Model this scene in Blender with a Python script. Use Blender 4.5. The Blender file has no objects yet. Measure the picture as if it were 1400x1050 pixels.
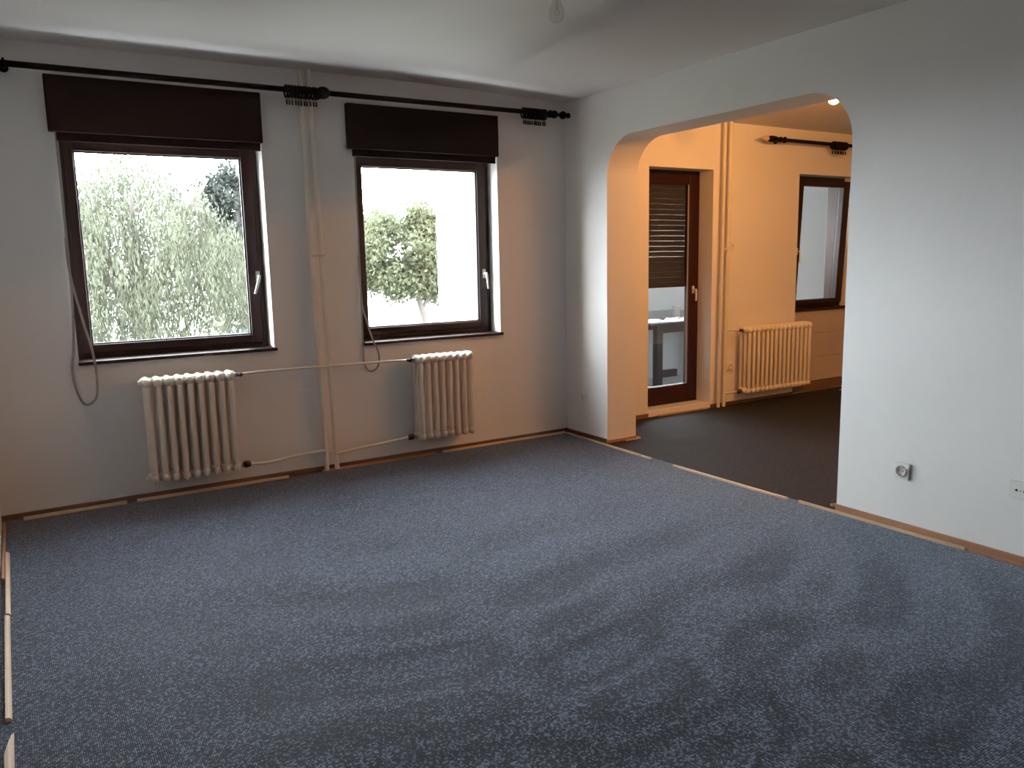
import bpy, bmesh, math, random
import numpy as np
from mathutils import Vector, Matrix
random.seed(7); RNG = np.random.default_rng(11)
C = bpy.context.scene.collection
S = bpy.context.scene
PI = math.pi

# ------------------------------------------------------------------ camera
cam_d = bpy.data.cameras.new('camera'); cam = bpy.data.objects.new('camera', cam_d); C.objects.link(cam)
cam_d.sensor_width = 36.0; cam_d.sensor_fit = 'HORIZONTAL'; cam_d.lens = 28.146
cam_d.clip_start = 0.02; cam_d.clip_end = 400
_R, _U, _F = Vector((0.848619, -0.52862, -0.02017)), Vector((0.098506, 0.120446, 0.987821)), Vector((0.519752, 0.84027, -0.154285))
_m = Matrix((( _R.x, _U.x, -_F.x), (_R.y, _U.y, -_F.y), (_R.z, _U.z, -_F.z)))
cam.matrix_world = Matrix.Translation((0.17, -5.186, 1.396)) @ _m.to_4x4()
S.camera = cam

# ------------------------------------------------------------------ light and exposure
W = bpy.data.worlds.new('sky'); S.world = W; W.use_nodes = True
_bg = W.node_tree.nodes['Background']
_bg.inputs[0].default_value = (0.86, 0.935, 1.0, 1); _bg.inputs[1].default_value = 39.5
sun_d = bpy.data.lights.new('evening_sun', 'SUN'); sun = bpy.data.objects.new('evening_sun', sun_d); C.objects.link(sun)
sun_d.energy = 0.6; sun_d.angle = math.radians(7); sun_d.color = (1.0, 0.80, 0.56)
_sd = Vector((1.0, -0.42, -0.285)).normalized()
sun.rotation_euler = _sd.to_track_quat('-Z', 'Y').to_euler()
sun.location = (-12, 6, 5)
BULB_STRENGTH = 610.0
S.view_settings.view_transform = 'Standard'; S.view_settings.look = 'None'
S.view_settings.exposure = 0.03; S.view_settings.gamma = 1.0; S.view_settings.use_curve_mapping = False
S.cycles.max_bounces = 14; S.cycles.diffuse_bounces = 8; S.cycles.transparent_max_bounces = 16
S.cycles.sample_clamp_indirect = 6

# ------------------------------------------------------------------ materials
def nt(name):
    m = bpy.data.materials.new(name); m.use_nodes = True
    return m, m.node_tree.nodes, m.node_tree.links, m.node_tree.nodes['Principled BSDF']
def setp(b, **k):
    for a, v in k.items():
        a = a.replace('_', ' ')
        if a in b.inputs: b.inputs[a].default_value = v
def mat(name, col, rough=0.5, var=0.0, scale=8.0, bump=0.0, bscale=60.0, metal=0.0, spec=0.5, stretch=(1,1,1), coat=0.0):
    m, N, L, b = nt(name)
    setp(b, Base_Color=(*col, 1), Roughness=rough, Metallic=metal, Specular_IOR_Level=spec, Coat_Weight=coat)
    if var or bump:
        tc = N.new('ShaderNodeTexCoord'); mp = N.new('ShaderNodeMapping'); mp.inputs['Scale'].default_value = stretch
        L.new(tc.outputs['Object'], mp.inputs['Vector'])
    if var:
        n = N.new('ShaderNodeTexNoise'); n.inputs['Scale'].default_value = scale; n.inputs['Detail'].default_value = 5
        L.new(mp.outputs[0], n.inputs['Vector'])
        r = N.new('ShaderNodeValToRGB'); r.color_ramp.elements[0].position = 0.3; r.color_ramp.elements[1].position = 0.7
        r.color_ramp.elements[0].color = (*[c*(1-var) for c in col], 1); r.color_ramp.elements[1].color = (*[min(1, c*(1+var)) for c in col], 1)
        L.new(n.outputs['Fac'], r.inputs['Fac']); L.new(r.outputs['Color'], b.inputs['Base Color'])
    if bump:
        n2 = N.new('ShaderNodeTexNoise'); n2.inputs['Scale'].default_value = bscale; n2.inputs['Detail'].default_value = 4
        L.new(mp.outputs[0], n2.inputs['Vector'])
        bp = N.new('ShaderNodeBump'); bp.inputs['Strength'].default_value = bump; bp.inputs['Distance'].default_value = 0.004
        L.new(n2.outputs['Fac'], bp.inputs['Height']); L.new(bp.outputs['Normal'], b.inputs['Normal'])
    return m
def glass(name, tint=(0.97, 0.98, 0.97), refl=0.07):
    m = bpy.data.materials.new(name); m.use_nodes = True; N = m.node_tree.nodes; L = m.node_tree.links
    N.clear(); o = N.new('ShaderNodeOutputMaterial'); t = N.new('ShaderNodeBsdfTransparent'); g = N.new('ShaderNodeBsdfGlossy'); x = N.new('ShaderNodeMixShader')
    t.inputs['Color'].default_value = (*tint, 1); g.inputs['Roughness'].default_value = 0.02
    fr = N.new('ShaderNodeLayerWeight'); fr.inputs['Blend'].default_value = 0.35
    mu = N.new('ShaderNodeMath'); mu.operation = 'MULTIPLY_ADD'; mu.inputs[1].default_value = 0.14; mu.inputs[2].default_value = refl*0.4
    L.new(fr.outputs['Fresnel'], mu.inputs[0]); L.new(mu.outputs[0], x.inputs['Fac'])
    L.new(t.outputs[0], x.inputs[1]); L.new(g.outputs[0], x.inputs[2]); L.new(x.outputs[0], o.inputs['Surface'])
    return m
def leaf_mat(name, a, b_, transl=0.45):
    m = bpy.data.materials.new(name); m.use_nodes = True; N = m.node_tree.nodes; L = m.node_tree.links
    N.clear(); o = N.new('ShaderNodeOutputMaterial'); d = N.new('ShaderNodeBsdfDiffuse'); t = N.new('ShaderNodeBsdfTranslucent'); x = N.new('ShaderNodeMixShader')
    tc = N.new('ShaderNodeTexCoord'); n = N.new('ShaderNodeTexNoise'); n.inputs['Scale'].default_value = 2.2; n.inputs['Detail'].default_value = 6
    r = N.new('ShaderNodeValToRGB'); r.color_ramp.elements[0].position = 0.32; r.color_ramp.elements[1].position = 0.68
    r.color_ramp.elements[0].color = (*a, 1); r.color_ramp.elements[1].color = (*b_, 1)
    L.new(tc.outputs['Object'], n.inputs['Vector']); L.new(n.outputs['Fac'], r.inputs['Fac'])
    L.new(r.outputs[0], d.inputs['Color']); L.new(r.outputs[0], t.inputs['Color'])
    x.inputs['Fac'].default_value = transl; L.new(d.outputs[0], x.inputs[1]); L.new(t.outputs[0], x.inputs[2]); L.new(x.outputs[0], o.inputs['Surface'])
    return m
def carpet_mat(name, dark, light, sheen):
    m, N, L, b = nt(name)
    setp(b, Roughness=0.8, Specular_IOR_Level=0.2, Sheen_Weight=sheen, Sheen_Roughness=0.3, Sheen_Tint=(0.80, 0.88, 1.0, 1))
    tc = N.new('ShaderNodeTexCoord'); mp = N.new('ShaderNodeMapping'); mp.inputs['Scale'].default_value = (1.0, 0.8, 1.0)
    L.new(tc.outputs['Object'], mp.inputs['Vector'])
    v = N.new('ShaderNodeTexVoronoi'); v.inputs['Scale'].default_value = 165; v.inputs['Randomness'].default_value = 0.35
    L.new(mp.outputs[0], v.inputs['Vector'])
    sep = N.new('ShaderNodeSeparateColor'); L.new(v.outputs['Color'], sep.inputs[0])
    n = N.new('ShaderNodeTexNoise'); n.inputs['Scale'].default_value = 5; n.inputs['Detail'].default_value = 6; L.new(mp.outputs[0], n.inputs['Vector'])
    ad = N.new('ShaderNodeMath'); ad.operation = 'MULTIPLY_ADD'; ad.inputs[1].default_value = 0.12; L.new(n.outputs['Fac'], ad.inputs[0]); L.new(sep.outputs[0], ad.inputs[2])
    sb = N.new('ShaderNodeMath'); sb.operation = 'SUBTRACT'; L.new(ad.outputs[0], sb.inputs[0])
    md = N.new('ShaderNodeMath'); md.operation = 'MULTIPLY'; md.inputs[1].default_value = 0.9; L.new(v.outputs['Distance'], md.inputs[0]); L.new(md.outputs[0], sb.inputs[1])
    r = N.new('ShaderNodeValToRGB'); r.color_ramp.elements[0].position = 0.18; r.color_ramp.elements[1].position = 0.84
    r.color_ramp.elements[0].color = (*dark, 1); r.color_ramp.elements[1].color = (*light, 1)
    L.new(sb.outputs[0], r.inputs['Fac']); L.new(r.outputs[0], b.inputs['Base Color'])
    bp = N.new('ShaderNodeBump'); bp.inputs['Strength'].default_value = 0.8; bp.inputs['Distance'].default_value = 0.003; bp.invert = True
    L.new(v.outputs['Distance'], bp.inputs['Height']); L.new(bp.outputs['Normal'], b.inputs['Normal'])
    return m
def emit(name, col, s):
    m = bpy.data.materials.new(name); m.use_nodes = True; N = m.node_tree.nodes; L = m.node_tree.links
    N.clear(); o = N.new('ShaderNodeOutputMaterial'); e = N.new('ShaderNodeEmission'); e.inputs[0].default_value = (*col, 1); e.inputs[1].default_value = s
    L.new(e.outputs[0], o.inputs['Surface']); return m

M = dict(
    wall=mat('white_wall_paint', (0.85, 0.83, 0.815), 0.75, 0.025, 1.6, 0.06, 140, spec=0.25),
    ceil=mat('white_ceiling_paint', (0.80, 0.775, 0.765), 0.85, 0.02, 1.2, 0.05, 140, spec=0.2),
    outer=mat('white_facade_render', (0.86, 0.85, 0.83), 0.9, 0.03, 3, 0.1, 60),
    brickw=mat('white_limestone_brick', (0.84, 0.83, 0.80), 0.9, 0.05, 30, 0.15, 90),
    brickg=mat('grey_brick_end', (0.30, 0.29, 0.28), 0.9, 0.1, 30),
    dark=mat('dark_stained_wood', (0.024, 0.0085, 0.0065), 0.42, 0.35, 5, 0.08, 40, spec=0.28, stretch=(1, 1, 0.15)),
    box=mat('dark_shutter_box_wood', (0.020, 0.010, 0.0085), 0.75, 0.3, 4, 0.06, 40, stretch=(0.15, 1, 1), spec=0.12),
    door=mat('red_brown_door_wood', (0.030, 0.005, 0.005), 0.45, 0.3, 5, 0.06, 40, spec=0.25, stretch=(1, 1, 0.15)),
    slat=mat('dark_brown_slats', (0.024, 0.016, 0.014), 0.4, 0.15, 10, spec=0.3),
    rod=mat('blackened_wood', (0.008, 0.004, 0.0035), 0.6, 0.3, 20, spec=0.15),
    hook=mat('dull_dark_metal', (0.05, 0.045, 0.04), 0.4, metal=0.8, var=0.1),
    rad=mat('cream_radiator_enamel', (0.80, 0.735, 0.65), 0.32, 0.03, 6, 0.03, 50),
    pipe=mat('cream_pipe_paint', (0.79, 0.735, 0.645), 0.35, 0.04, 8, 0.05, 50),
    valve=mat('dark_valve_plastic', (0.035, 0.028, 0.025), 0.45, 0.2, 20),
    brass=mat('worn_nickel', (0.62, 0.58, 0.52), 0.35, metal=0.85, var=0.1),
    base=mat('brown_baseboard_wood', (0.15, 0.075, 0.038), 0.5, 0.3, 6, 0.05, 40, stretch=(0.2, 0.2, 1)),
    strip=mat('pale_bare_wood', (0.56, 0.40, 0.26), 0.6, 0.2, 9, 0.05, 60, stretch=(0.25, 0.25, 1)),
    strip_r=mat('reddish_bare_wood', (0.36, 0.17, 0.09), 0.6, 0.2, 9, 0.05, 60, stretch=(0.25, 0.25, 1)),
    white=mat('white_plastic', (0.80, 0.79, 0.76), 0.35, var=0.01),
    grey=mat('grey_socket_plastic', (0.52, 0.50, 0.47), 0.4, var=0.02),
    black=mat('black_hole', (0.01, 0.01, 0.01), 0.7, var=0.01),
    belt=mat('grey_beige_webbing', (0.34, 0.31, 0.28), 0.8, 0.15, 60),
    handle=mat('white_metal_handle', (0.78, 0.77, 0.74), 0.3, var=0.01),
    bead=mat('bead_reflection_grey', (0.30, 0.29, 0.28), 0.4, var=0.05),  # grey imitates the light reflected along the door's right bead
    niche=mat('painted_niche_board', (0.55, 0.47, 0.42), 0.6, 0.05, 5, 0.05, 50),
    glass=glass('window_glass'), bulbglass=glass('clear_bulb_glass', (0.96, 0.96, 0.95), 0.12),
    carpet=carpet_mat('blue_grey_loop_carpet', (0.006, 0.009, 0.016), (0.172, 0.207, 0.296), 0.6),
    carpet2=carpet_mat('brown_grey_loop_carpet', (0.005, 0.0038, 0.003), (0.040, 0.029, 0.023), 0.04),
    slab=mat('concrete_screed', (0.16, 0.14, 0.12), 0.9, 0.2, 6),
    loggia=mat('white_loggia_render', (0.74, 0.75, 0.76), 0.9, 0.04, 3, 0.1, 60),
    tiles=mat('grey_loggia_floor', (0.34, 0.34, 0.34), 0.7, 0.1, 5),
    tablew=mat('dark_table_wood', (0.014, 0.010, 0.009), 0.6, 0.3, 5, 0.05, 40, spec=0.2),
    paper=mat('white_paper', (0.86, 0.86, 0.85), 0.8, var=0.02),
    bark=mat('grey_brown_bark', (0.055, 0.046, 0.040), 0.95, 0.3, 10, 0.3, 20, stretch=(1, 1, 0.3)),
    ground=mat('pale_gravel_yard', (0.16, 0.155, 0.145), 0.95, 0.12, 0.6, 0.1, 10),
    lawn=mat('dry_lawn', (0.07, 0.075, 0.05), 0.95, 0.25, 0.8, 0.2, 30),
    roof=mat('faded_roof_tile', (0.35, 0.16, 0.11), 0.8, 0.2, 6),
    leafw=leaf_mat('willow_leaf', (0.038, 0.041, 0.029), (0.090, 0.094, 0.066)),
    leafl=leaf_mat('linden_leaf', (0.040, 0.043, 0.026), (0.092, 0.098, 0.060)),
    leafd=leaf_mat('fir_needle', (0.018, 0.020, 0.018), (0.036, 0.040, 0.035), 0.25),
    petal=leaf_mat('red_petal', (0.16, 0.03, 0.025), (0.20, 0.06, 0.05), 0.3),
    bulb=emit('lit_warm_bulb', (1.0, 0.43, 0.118), BULB_STRENGTH),
)

# ------------------------------------------------------------------ mesh helpers
class MB:
    def __init__(s): s.v = []; s.f = []; s.sm = []
    def add(s, vs, fs, smooth=False):
        o = len(s.v); s.v += [tuple(p) for p in vs]
        for f in fs: s.f.append(tuple(i + o for i in f)); s.sm.append(smooth)
        return s
    def box(s, x0, x1, y0, y1, z0, z1, b=0.0):
        if b <= 0:
            vs = [(x, y, z) for x in (x0, x1) for y in (y0, y1) for z in (z0, z1)]
            return s.add(vs, [(0,1,3,2),(4,6,7,5),(0,4,5,1),(2,3,7,6),(0,2,6,4),(1,5,7,3)])
        bm = bmesh.new(); bmesh.ops.create_cube(bm, size=1)
        for v in bm.verts: v.co = ((x0+x1)/2 + v.co.x*(x1-x0), (y0+y1)/2 + v.co.y*(y1-y0), (z0+z1)/2 + v.co.z*(z1-z0))
        bmesh.ops.bevel(bm, geom=bm.edges[:], offset=b, segments=2, affect='EDGES', profile=0.5)
        bm.verts.index_update(); s.add([v.co[:] for v in bm.verts], [[v.index for v in f.verts] for f in bm.faces]); bm.free(); return s
    def tube(s, pts, r, n=10, closed=False, caps=True):
        P = [Vector(p) for p in pts]; k = len(P); R_ = r if isinstance(r, (list, tuple)) else [r]*k
        ring = []; up = None
        for i in range(k):
            if closed: t = P[(i+1) % k] - P[i-1]
            else: t = P[min(i+1, k-1)] - P[max(i-1, 0)]
            t.normalize()
            if up is None: up = Vector((0, 0, 1)) if abs(t.z) < 0.9 else Vector((1, 0, 0))
            a = t.cross(up).normalized(); b = a.cross(t).normalized(); up = b
            ring.append([P[i] + a*math.cos(2*PI*j/n)*R_[i] + b*math.sin(2*PI*j/n)*R_[i] for j in range(n)])
        vs = [q for rr in ring for q in rr]; fs = []
        for i in range(k if closed else k-1):
            i2 = (i+1) % k
            for j in range(n): fs.append((i*n+j, i*n+(j+1) % n, i2*n+(j+1) % n, i2*n+j))
        s.add(vs, fs, True)
        if caps and not closed: s.add(ring[0], [tuple(range(n))[::-1]]); s.add(ring[-1], [tuple(range(n))])
        return s
    def lathe(s, prof, o=(0,0,0), axis='z', n=16):
        """prof: (r, t) pairs along the axis"""
        vs = []
        for r, t in prof:
            for j in range(n):
                c, q = math.cos(2*PI*j/n)*r, math.sin(2*PI*j/n)*r
                p = {'z': (c, q, t), 'x': (t, c, q), 'y': (q, t, c)}[axis]
                vs.append((o[0]+p[0], o[1]+p[1], o[2]+p[2]))
        k = len(prof); fs = [(i*n+j, i*n+(j+1) % n, (i+1)*n+(j+1) % n, (i+1)*n+j) for i in range(k-1) for j in range(n)]
        fs.append(tuple(range(n))[::-1]); fs.append(tuple((k-1)*n+j for j in range(n)))
        return s.add(vs, fs, True)
    def torus(s, o, R, r, axis='x', n=20, m=8):
        pts = []
        for j in range(n):
            c, q = math.cos(2*PI*j/n)*R, math.sin(2*PI*j/n)*R
            p = {'x': (0, c, q), 'y': (c, 0, q), 'z': (c, q, 0)}[axis]; pts.append((o[0]+p[0], o[1]+p[1], o[2]+p[2]))
        return s.tube(pts, r, m, closed=True)
    def build(s, name, m, parent=None, loc=None):
        me = bpy.data.meshes.new(name); me.from_pydata(s.v, [], s.f); me.validate()
        bm = bmesh.new(); bm.from_mesh(me); bmesh.ops.recalc_face_normals(bm, faces=bm.faces[:]); bm.to_mesh(me); bm.free()
        if len(me.polygons) == len(s.sm): me.polygons.foreach_set('use_smooth', s.sm)
        me.materials.append(m); me.update()
        return link(name, me, parent, loc)
def link(name, me, parent=None, loc=None):
    o = bpy.data.objects.new(name, me); C.objects.link(o)
    if parent is not None: o.parent = parent
    if loc is not None: o.location = loc
    return o
def tag(o, label, cat, group=None):
    o['label'] = label; o['category'] = cat
    if group: o['group'] = group
    return o
def empty(name, loc=(0,0,0)):
    o = bpy.data.objects.new(name, None); o.empty_display_size = 0.1; C.objects.link(o); o.location = loc; return o
def struct(o): o['kind'] = 'structure'; return o
def stuff(o): o['kind'] = 'stuff'; return o
def cells(mb, xs, zs, solid, y0, y1):
    """wall between y0 and y1 over the grid xs * zs; solid(i, j) says where it stands"""
    nx, nz = len(xs)-1, len(zs)-1
    ok = lambda i, j: 0 <= i < nx and 0 <= j < nz and solid(i, j)
    for i in range(nx):
        for j in range(nz):
            if not ok(i, j): continue
            a, b, c, d = xs[i], xs[i+1], zs[j], zs[j+1]
            for y in (y0, y1): mb.add([(a,y,c),(b,y,c),(b,y,d),(a,y,d)], [(0,1,2,3)])
            if not ok(i-1, j): mb.add([(a,y0,c),(a,y1,c),(a,y1,d),(a,y0,d)], [(0,1,2,3)])
            if not ok(i+1, j): mb.add([(b,y0,c),(b,y1,c),(b,y1,d),(b,y0,d)], [(0,1,2,3)])
            if not ok(i, j-1): mb.add([(a,y0,c),(b,y0,c),(b,y1,c),(a,y1,c)], [(0,1,2,3)])
            if not ok(i, j+1): mb.add([(a,y0,d),(b,y0,d),(b,y1,d),(a,y1,d)], [(0,1,2,3)])
    return mb
def weld(o):
    bm = bmesh.new(); bm.from_mesh(o.data); bmesh.ops.remove_doubles(bm, verts=bm.verts[:], dist=1e-5)
    bmesh.ops.recalc_face_normals(bm, faces=bm.faces[:]); bm.to_mesh(o.data); bm.free(); return o

# ------------------------------------------------------------------ the shell
XR, XT = 3.90, 4.18          # wall with the arch
BY = -5.95                    # wall behind the camera
# floor slab and ceilings
struct(MB().box(-0.25, 10.2, BY-0.25, 0.35, -0.25, -0.014).build('floor', M['slab']))
mb = MB(); cx = [-0.25, 0, 1.3, 2.6, 3.0, 3.4, 3.9, 4.0]; cz = [2.6, 2.6, 2.6, 2.6, 2.592, 2.58, 2.563, 2.56]
for i in range(len(cx)-1):
    a, b, p, q = cx[i], cx[i+1], cz[i], cz[i+1]
    mb.add([(a,BY-.2,p),(b,BY-.2,q),(b,0.3,q),(a,0.3,p)], [(0,1,2,3)], True)
mb.add([(-.25,BY-.2,2.6),(-.25,.3,2.6),(-.25,.3,2.85),(-.25,BY-.2,2.85)], [(0,1,2,3)])
mb.add([(4.0,BY-.2,2.56),(4.0,.3,2.56),(4.0,.3,2.85),(4.0,BY-.2,2.85)], [(0,1,2,3)])
mb.add([(-.25,BY-.2,2.85),(4.0,BY-.2,2.85),(4.0,.3,2.85),(-.25,.3,2.85)], [(0,1,2,3)])
mb.add([(-.25,BY-.2,2.6),(2.6,BY-.2,2.6),(4.0,BY-.2,2.56),(4.0,BY-.2,2.85),(-.25,BY-.2,2.85)], [(0,1,2,3,4)])
mb.add([(-.25,.3,2.6),(2.6,.3,2.6),(4.0,.3,2.56),(4.0,.3,2.85),(-.25,.3,2.85)], [(0,1,2,3,4)])
struct(weld(mb.build('ceiling', M['ceil'])))
struct(MB().box(4.0, 10.2, -4.2, 0.3, 2.555, 2.85).build('ceiling_far', M['ceil']))

# window wall of the near room
W1 = (0.462, 1.580, 0.846, 2.155); W2 = (2.185, 3.286, 0.838, 2.150)
xs = [-0.25, W1[0], W1[1], W2[0], W2[1], 4.04]; zs = [-0.2, 0.842, 2.152, 2.75]
struct(weld(cells(MB(), xs, zs, lambda i, j: not (j == 1 and i in (1, 3)), 0.0, 0.35).build('wall_window', M['wall'])))
# left wall, wall behind the camera
struct(MB().box(-0.25, 0.0, BY-0.25, 0.0, -0.2, 2.75).build('wall_left', M['wall']))
struct(MB().box(0.0, XR, BY-0.25, BY, -0.2, 2.75).build('wall_back', M['wall']))
# right wall with the rounded arch
A0, A1, AZ, AR = -0.515, -2.515, 2.237, 0.275
pts = [(0.0, -0.2), (0.0, 2.75), (BY-0.25, 2.75), (BY-0.25, -0.2), (A1, -0.2)]
for k in range(13):
    t = PI - (PI/2)*k/12; pts.append((A1+AR + math.cos(t)*AR*1.0, AZ-AR + math.sin(t)*AR))
for k in range(13):
    t = PI/2 - (PI/2)*k/12; pts.append((A0-AR + math.cos(t)*AR, AZ-AR + math.sin(t)*AR))
pts.append((A0, -0.2))
bm = bmesh.new(); f = bm.faces.new([bm.verts.new((XR, y, z)) for y, z in pts])
r = bmesh.ops.extrude_face_region(bm, geom=[f]); bmesh.ops.translate(bm, vec=(XT-XR, 0, 0), verts=[v for v in r['geom'] if isinstance(v, bmesh.types.BMVert)])
bmesh.ops.triangulate(bm, faces=[q for q in bm.faces if len(q.verts) > 4]); bmesh.ops.recalc_face_normals(bm, faces=bm.faces[:])
me = bpy.data.meshes.new('wall_right'); bm.to_mesh(me); bm.free(); me.materials.append(M['wall']); struct(link('wall_right', me))
# far room: window wall with door and window, with a niche under the window
LY = 0.05; N0, N1 = 6.70, 7.58
xs = [4.04, 4.80, 5.552, N0, N1, 11.5]; zs = [-0.2, 0.03, 2.14, 2.146, 2.75]
wf = weld(cells(MB(), xs, zs, lambda i, j: not ((i == 1 and j == 1) or (i == 3 and j in (0, 1, 2))), LY, 0.35).build('wall_front', M['wall'])); struct(wf)
par = struct(MB().box(N0-0.02, N1+0.02, 0.13, 0.33, -0.1, 0.845).build('wall_niche', M['wall']))
for z0, z1 in ((0.100, 0.336), (0.344, 0.582), (0.590, 0.815)):
    MB().box(N0+0.001, N1-0.001, 0.112, 0.135, z0, z1, 0.003).build('board', M['niche'], par)
struct(MB().box(N0+0.001, N1-0.001, 0.106, 0.135, 0.0, 0.092).build('baseboard_niche', M['base']))
struct(MB().box(10.0, 10.25, -4.2, 0.05, -0.2, 2.75).build('wall_east', M['wall']))
struct(MB().box(XT, 10.2, -4.25, -4.0, -0.2, 2.75).build('wall_rear', M['wall']))

# baseboards
def bb(name, x0, x1, y0, y1, h=0.034, m='base'): return struct(MB().box(x0, x1, y0, y1, -0.01, h, 0.003).build(name, M[m]))
bb('baseboard_window', 0.0, XR, -0.014, 0.0)
bb('baseboard_pier', XR-0.014, XR, A0, -0.014, 0.032)
bb('baseboard_right', XR-0.016, XR, BY, A1-0.002, 0.034, 'strip_r')
bb('baseboard_front', XT, 4.80, LY-0.014, LY, 0.034)
bb('baseboard_front_middle', 5.56, N0, LY-0.012, LY, 0.03)
bb('baseboard_jamb', XR+0.002, XT, A0-0.012, A0, 0.022, 'strip_r')

# carpets: real sheets with the slack waves of a loose-laid carpet
def waves(x, y):
    z = 0.0
    for (cx_, cy_, dx, dy, wl, sg, am) in ((1.75, -3.55, 0.35, 1.0, 0.42, 0.55, 0.0065), (2.35, -3.95, -0.55, 1.0, 0.40, 0.6, 0.0075), (1.35, -3.95, 0.15, 1.0, 0.5, 0.7, 0.006),
                                           (1.2, -2.6, 0.25, 1.0, 0.5, 0.6, 0.0045), (2.2, -2.9, -0.3, 1.0, 0.38, 0.6, 0.005), (2.7, -3.4, -0.7, 1.0, 0.36, 0.5, 0.006), (0.8, -3.3, 0.1, 1.0, 0.45, 0.6, 0.005)):
        u, v = x-cx_, y-cy_; d = (u*dx+v*dy)/math.hypot(dx, dy)
        w = math.exp(-(u*u+v*v)/(2*sg*sg)); bend = 0.35*math.sin(u*2.3+cx_*5)
        z += 0.55*am*w*math.sin(2*PI*d/(wl*1.35) + bend*3)
    return max(-0.009, z)
def sheet(name, x0, x1, y0, y1, st, m, wavy):
    nx, ny = max(2, int((x1-x0)/st)), max(2, int((y1-y0)/st)); mb = MB(); vs = []; fs = []
    for j in range(ny+1):
        for i in range(nx+1):
            x, y = x0+(x1-x0)*i/nx, y0+(y1-y0)*j/ny
            e = min(1, min(x-x0, x1-x, y-y0, y1-y)/0.25)
            vs.append((x, y, waves(x, y)*max(0, e) if wavy else 0))
    for j in range(ny):
        for i in range(nx): a = j*(nx+1)+i; fs.append((a, a+1, a+nx+2, a+nx+1))
    mb.add(vs, fs, True)
    rim = [(i, 0) for i in range(nx)]+[(nx, j) for j in range(ny)]+[(nx-i, ny) for i in range(nx)]+[(0, ny-j) for j in range(ny)]
    q = [vs[j*(nx+1)+i] for i, j in rim]; k = len(q)
    mb.add(q+[(p[0], p[1], -0.013) for p in q], [(i, (i+1) % k, k+(i+1) % k, k+i) for i in range(k)])
    return mb.build(name, m)
tag(sheet('carpet', 0.003, 3.872, BY+0.005, -0.004, 0.045, M['carpet'], True), 'blue-grey loop carpet, slightly wavy, covering the floor of the near room', 'carpet')
_pg = [(3.876, A1+0.004), (4.184, A1+0.004), (4.184, -3.996), (9.996, -3.996), (9.996, LY-0.004), (4.184, LY-0.004), (4.184, A0-0.004), (3.876, A0-0.004)]
_n = len(_pg); _mb = MB(); _mb.add([(x, y, 0) for x, y in _pg]+[(x, y, -0.013) for x, y in _pg], [tuple(range(_n)), tuple(range(_n, 2*_n))[::-1]]+[(i, (i+1) % _n, _n+(i+1) % _n, _n+i) for i in range(_n)])
tag(_mb.build('carpet', M['carpet2']), 'brown-grey carpet beyond the arch under the warm lamp', 'carpet')

# loose wooden edging strips lying along the carpet edges
def strip(p, q, w, h, label, m='strip', tipcut=0.0, grp='loose wooden edging strips'):
    a, b = Vector((*p, 0)), Vector((*q, 0)); d = b-a; L_ = d.length; mb = MB()
    prof = [(-w/2, 0), (w/2, 0), (w/2, h*0.35), (w*0.2, h*0.85), (-w*0.1, h), (-w/2, h)]
    n = len(prof); vs = [(0, *c) for c in prof]+[(L_, *c) for c in prof]
    if tipcut: vs = [(tipcut*(0.5-c[0]/w)**1.3, *c) for c in prof]+vs[n:]
    mb.add(vs, [tuple(range(n))[::-1], tuple(range(n, 2*n))]+[(i, (i+1) % n, n+(i+1) % n, n+i) for i in range(n)])
    o = mb.build('wooden_strip', M[m]); o.location = (a.x, a.y, 0.001); o.rotation_euler = (0, 0, math.atan2(d.y, d.x))
    return tag(o, label, 'strip', grp)
strip((0.635, -0.040), (0.105, -0.046), 0.022, 0.016, 'thin pale wooden strip against the window wall, in the far left corner')
strip((1.605, -0.050), (0.690, -0.046), 0.022, 0.016, 'pale wooden strip on the carpet below the left radiator under the larger window')
strip((2.690, -0.036), (1.835, -0.040), 0.026, 0.014, 'reddish wooden strip on the carpet starting at the riser pipes', 'strip_r')
strip((3.850, -0.032), (2.750, -0.034), 0.022, 0.014, 'wooden strip on the carpet from below the right radiator to the corner', 'strip')
strip((3.852, -0.060), (3.835, -0.965), 0.024, 0.014, 'long pale wooden strip along the pier with the small socket')
strip((3.835, -0.985), (3.832, -1.095), 0.022, 0.012, 'short stub of pale wooden strip lying in the arch opening')
strip((3.826, -1.320), (3.838, -2.240), 0.030, 0.012, 'broad pale wooden strip lying alone across the arch opening')
strip((3.846, -2.315), (3.858, -3.245), 0.024, 0.014, 'pale wooden strip running out of the arch below the square wall socket')
strip((3.862, -3.262), (3.864, -4.300), 0.020, 0.012, 'brownish wooden strip at the wall below the two-hole socket', 'strip_r')
strip((4.055, -0.540), (4.200, -0.545), 0.022, 0.010, 'short orange-lit wooden strip at the foot of the arch jamb', 'strip')
strip((4.205, -0.535), (4.190, -0.440), 0.016, 0.009, 'tiny stub of strip behind the foot of the arch jamb', 'strip')
strip((4.90, 0.022), (5.50, 0.024), 0.020, 0.014, 'wooden strip in front of the white balcony door sill', 'strip')
strip((3.93, -2.46), (3.99, -2.49), 0.030, 0.014, 'splintered wood scrap at the near foot of the arch', 'strip_r')
strip((0.014, -0.10), (0.012, -1.04), 0.013, 0.016, 'narrow reddish wooden strip by the left wall near the window corner', 'strip_r')
strip((0.029, -0.64), (0.031, -1.480), 0.017, 0.014, 'pale wooden strip beside the narrow reddish one along the left wall')
strip((0.028, -1.495), (0.033, -2.385), 0.018, 0.014, 'clean pale wooden strip in the middle of the left wall')
strip((0.034, -2.47), (0.036, -4.30), 0.024, 0.014, 'pale wooden strip with a broken slanted end at the left wall', 'strip', 0.13)
strip((7.28, -0.10), (7.52, -0.03), 0.06, 0.012, 'pale flat board scrap on the far carpet under the tilted window', 'strip')

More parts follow.
